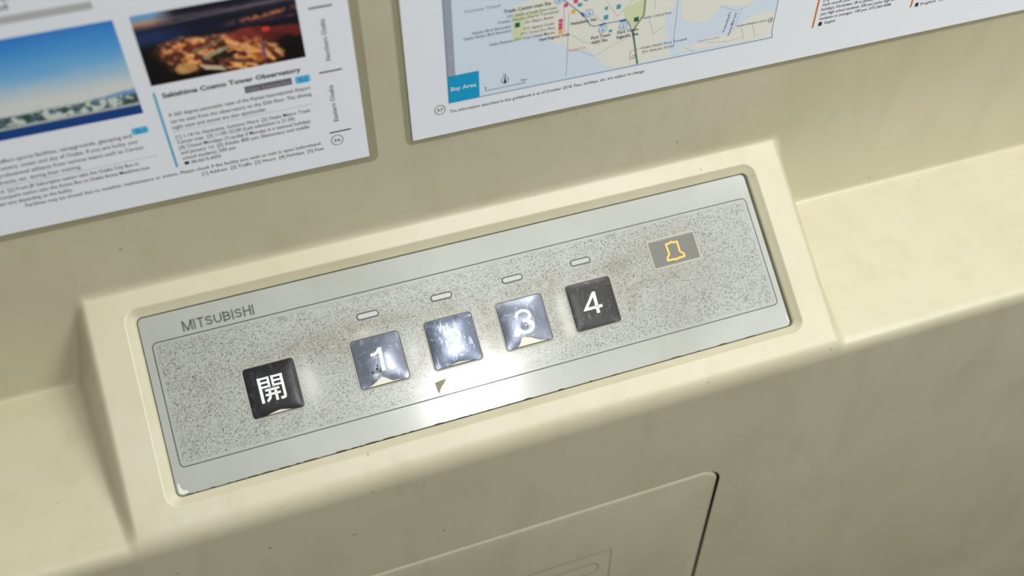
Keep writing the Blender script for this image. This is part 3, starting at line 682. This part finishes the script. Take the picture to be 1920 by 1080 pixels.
for x, z in ((67.9, 135.7), (75.0, 125.9), (85.2, 125.4), (53.2, 145.2)):
    m2.poly(arc(x, z, 1.9, 1.9, 0, 348, 24), PZ+.1); m.strip(arc(x, z, 1.9, 1.9, 0, 348, 24), .28, PZ+.12, closed=True)
    m.poly(sq(x, z+.75, .7), PZ+.12); m.poly(sq(x, z-.6, 1.4, .9), PZ+.12)
rp('map_station_discs', m2.done(), pmat('disc_print', (226, 234, 242))); rp('map_station_rings', m.done(), pmat('ring_print', (120, 168, 214)), 'blue rings with station codes')
T = text_mesh([('Yumemai Tunnel', 9.7, 147.2, 26.2, 2.2, 0)]); rp('map_tunnel_name', setz(T, PZ+.12).done(), M_TXTL)
T = text_mesh([('Trade Center-mae Sta.', 27.6, 143.6, 49.8, 2.4, .012), ('Hyatt Regency Osaka', 44.2, 126.2, 59.0, 2.0, .010), ('Nakafuto Sta.', 59.2, 131.2, 72.0, 2.2, .012), ('Port Town-', 69.6, 121.6, 79.4, 2.4, .012), ('nishi Sta.', 70, 119.2, 78, 2.4, .012), ('Port Town-', 82.6, 121.6, 93.4, 2.4, .012), ('higashi Sta.', 82.4, 119.2, 93.6, 2.4, .012)])
rp('map_station_names', setz(T, PZ+.12).done(), pmat('dark_station_print', (52, 50, 50)), 'bold dark station names')
mpn = pmat('place_name_print', (112, 118, 122))
for it in [('ATC Seaside & Parade Town Center', 29.2, 141.0, 52.5, 1.9, .002), ('Osaka Nanko Ferry Terminal', 24.8, 138.9, 53.0, 1.9, .002), ('(for Beppu, Busan)', 37.6, 136.6, 50.9, 1.9, .002), ('Nanko Bird Sanctuary', 13.2, 136.1, 31.0, 1.9, .004), ('Osaka Nanko Bird Sanctuary', 9.0, 134.0, 31.0, 1.9, .004),
 ('ATC Ageless Center', 36.6, 133.4, 51.5, 1.9, .002), ('ATC Green Eco Plaza', 35.3, 131.1, 51.6, 1.9, .002), ('Osaka Business ATC Town Outlet Marche', 20.7, 128.7, 51.7, 1.9, .004), ('Nanko Central Park', 94.9, 127.0, 109.3, 1.9, .002), ('Osaka Nanko Ferry Terminal', 95.6, 110.9, 119.2, 1.9, .002), ('(For Shibushi, Kochi)', 96.3, 108.5, 112.6, 1.9, .002),
 ('Suminoe Boatrace course', 145.6, 112.3, 161.4, 1.8, .002)]:
    rp('map_place_name', setz(text_mesh([it]), PZ+.12).done(), mpn, 'small grey place name')
T = text_mesh([('Suminoe Park', 58.6, 117.6, 67.0, 1.9, 0)]); rp('map_district_name', setz(T, PZ+.12).done(), pmat('salmon_print', (222, 150, 136)))
T = text_mesh([('Suminoe-ku', 125.4, 108.2, 136.8, 1.9, 0)]); rp('map_ward_name', setz(T, PZ+.12).done(), pmat('faint_print', (186, 188, 186)))
T = text_mesh([('Yotsubashi', 139.2, 110.6, 150.2, 2.0, .002, 80), ('Nankai Main Line', 142.3, 108.4, 154.5, 2.0, .004, 80)]); rp('map_line_names', setz(T, PZ+.12).done(), pmat('line_name_print', (110, 112, 132)), 'sideways railway names')
m = MB(); m.strip(arc(163.8, 112.5, 1.3, 1.3, 0, 340, 12), .25, PZ+.12, closed=True); m.poly(sq(164.0, 112.4, .9), PZ+.12); rp('map_spot_mark', m.done(), M_TXTG)
m = MB(); m.poly(sq(90.1, 106.6, .5), PZ+.12); rp('map_dot', m.done(), M_TXT)
m = MB(); m.strip([(90.1, 111.3), (96, 111.5)], .2, PZ+.12); m.strip([(90.1, 111.3), (90.1, 107.4)], .2, PZ+.12); m.strip(rrect(91.2, 106.6, 92.6, 108.4, .4, 3), .3, PZ+.12, closed=True); rp('map_pink_mark', m.done(), pmat('pink_print', (206, 130, 150)))
layer('area_tab', [[(.8, 102.9), (15.4, 102.9), (15.4, 117.2), (.8, 117.2)]], (22, 162, 214), PZ+.13, 'blue square area tab')
T = text_mesh([('Bay Area', 2.0, 109.2, 14.0, 2.9, .018)]); rp('area_tab_text', setz(T, PZ+.16).done(), pmat('white_print', (222, 236, 242)), 'white words on the blue tab')
T = text_mesh([('N', 27.1, 111.4, 28.3, 1.7, .006)]); T.strip(arc(27.8, 109.3, 1.7, 1.7, 0, 345, 16), .22, 0, closed=True); T.poly([(27.8, 111.2), (27.1, 107.7), (28.5, 107.7)], 0)
rp('compass_mark', setz(T, PZ+.12).done(), M_TXT, 'black north arrow in a ring')
T = text_mesh([('0', 17.9, 106.7, 18.8, 1.5, .0), ('1km', 35.6, 106.9, 38.4, 1.5, .0)]); T.strip([(18.4, 106.6), (18.4, 105.6), (37.2, 105.6), (37.2, 106.6)], .22, 0)
rp('scale_bar', setz(T, PZ+.12).done(), M_TXT, 'black scale bar')
T = text_mesh([('(4)', 2.0, 125.6, 3.3, 1.8, .0)]); rp('strip_number', setz(T, PZ+.12).done(), pmat('strip_number_print', (226, 230, 236)))
T = text_mesh([('The information described in this guidebook is as of October 2018. Fees, holidays, etc. are subject to change.', .9, 97.3, 98.8, 2.35, .003), ('37', -5.2, 99.3, -2.2, 2.4, .004)])
T.strip(arc(-3.7, 100.2, 2.5, 2.5, 0, 345, 20), .28, 0, closed=True)
rp('footer_text', setz(T, PZ).done(), M_TXT, 'small dark footer line and circled page number')
T = text_mesh([('students or younger: 100 yen. 072-260-4386', 192.2, 106.4, 233.5, 2.3, .005), ('yen; High school students: 200 yen; Junior high school', 192.2, 109.0, 238, 2.3, .005), ('holiday), December 28 to January 4 [5] Adults: 400', 192.2, 111.6, 238, 2.3, .005), ('each month (the next day if it falls on a national', 192.2, 114.2, 237, 2.3, .005), ('[4] Mondays, the last weekday of', 192.2, 116.8, 232, 2.3, .005), ('English', 195.9, 103.6, 201.9, 2.1, .004), ('English  Information boards', 252, 102.9, 290, 2.1, .004)])
T.poly(sq(193.4, 104.1, 1.9, 2.2), 0); T.poly(sq(249.7, 103.6, 1.9, 2.2), 0)
rp('info_text', setz(T, PZ).done(), M_TXT, 'small dark block of opening hours text')
mo_ = pmat('orange_print', (214, 124, 62))
for x in (189.4, 246.2):
    m = MB(); m.strip([(x, 102.7), (x, 200)], .95, PZ); rp('orange_rule', m.done(), mo_, 'vertical orange rule')
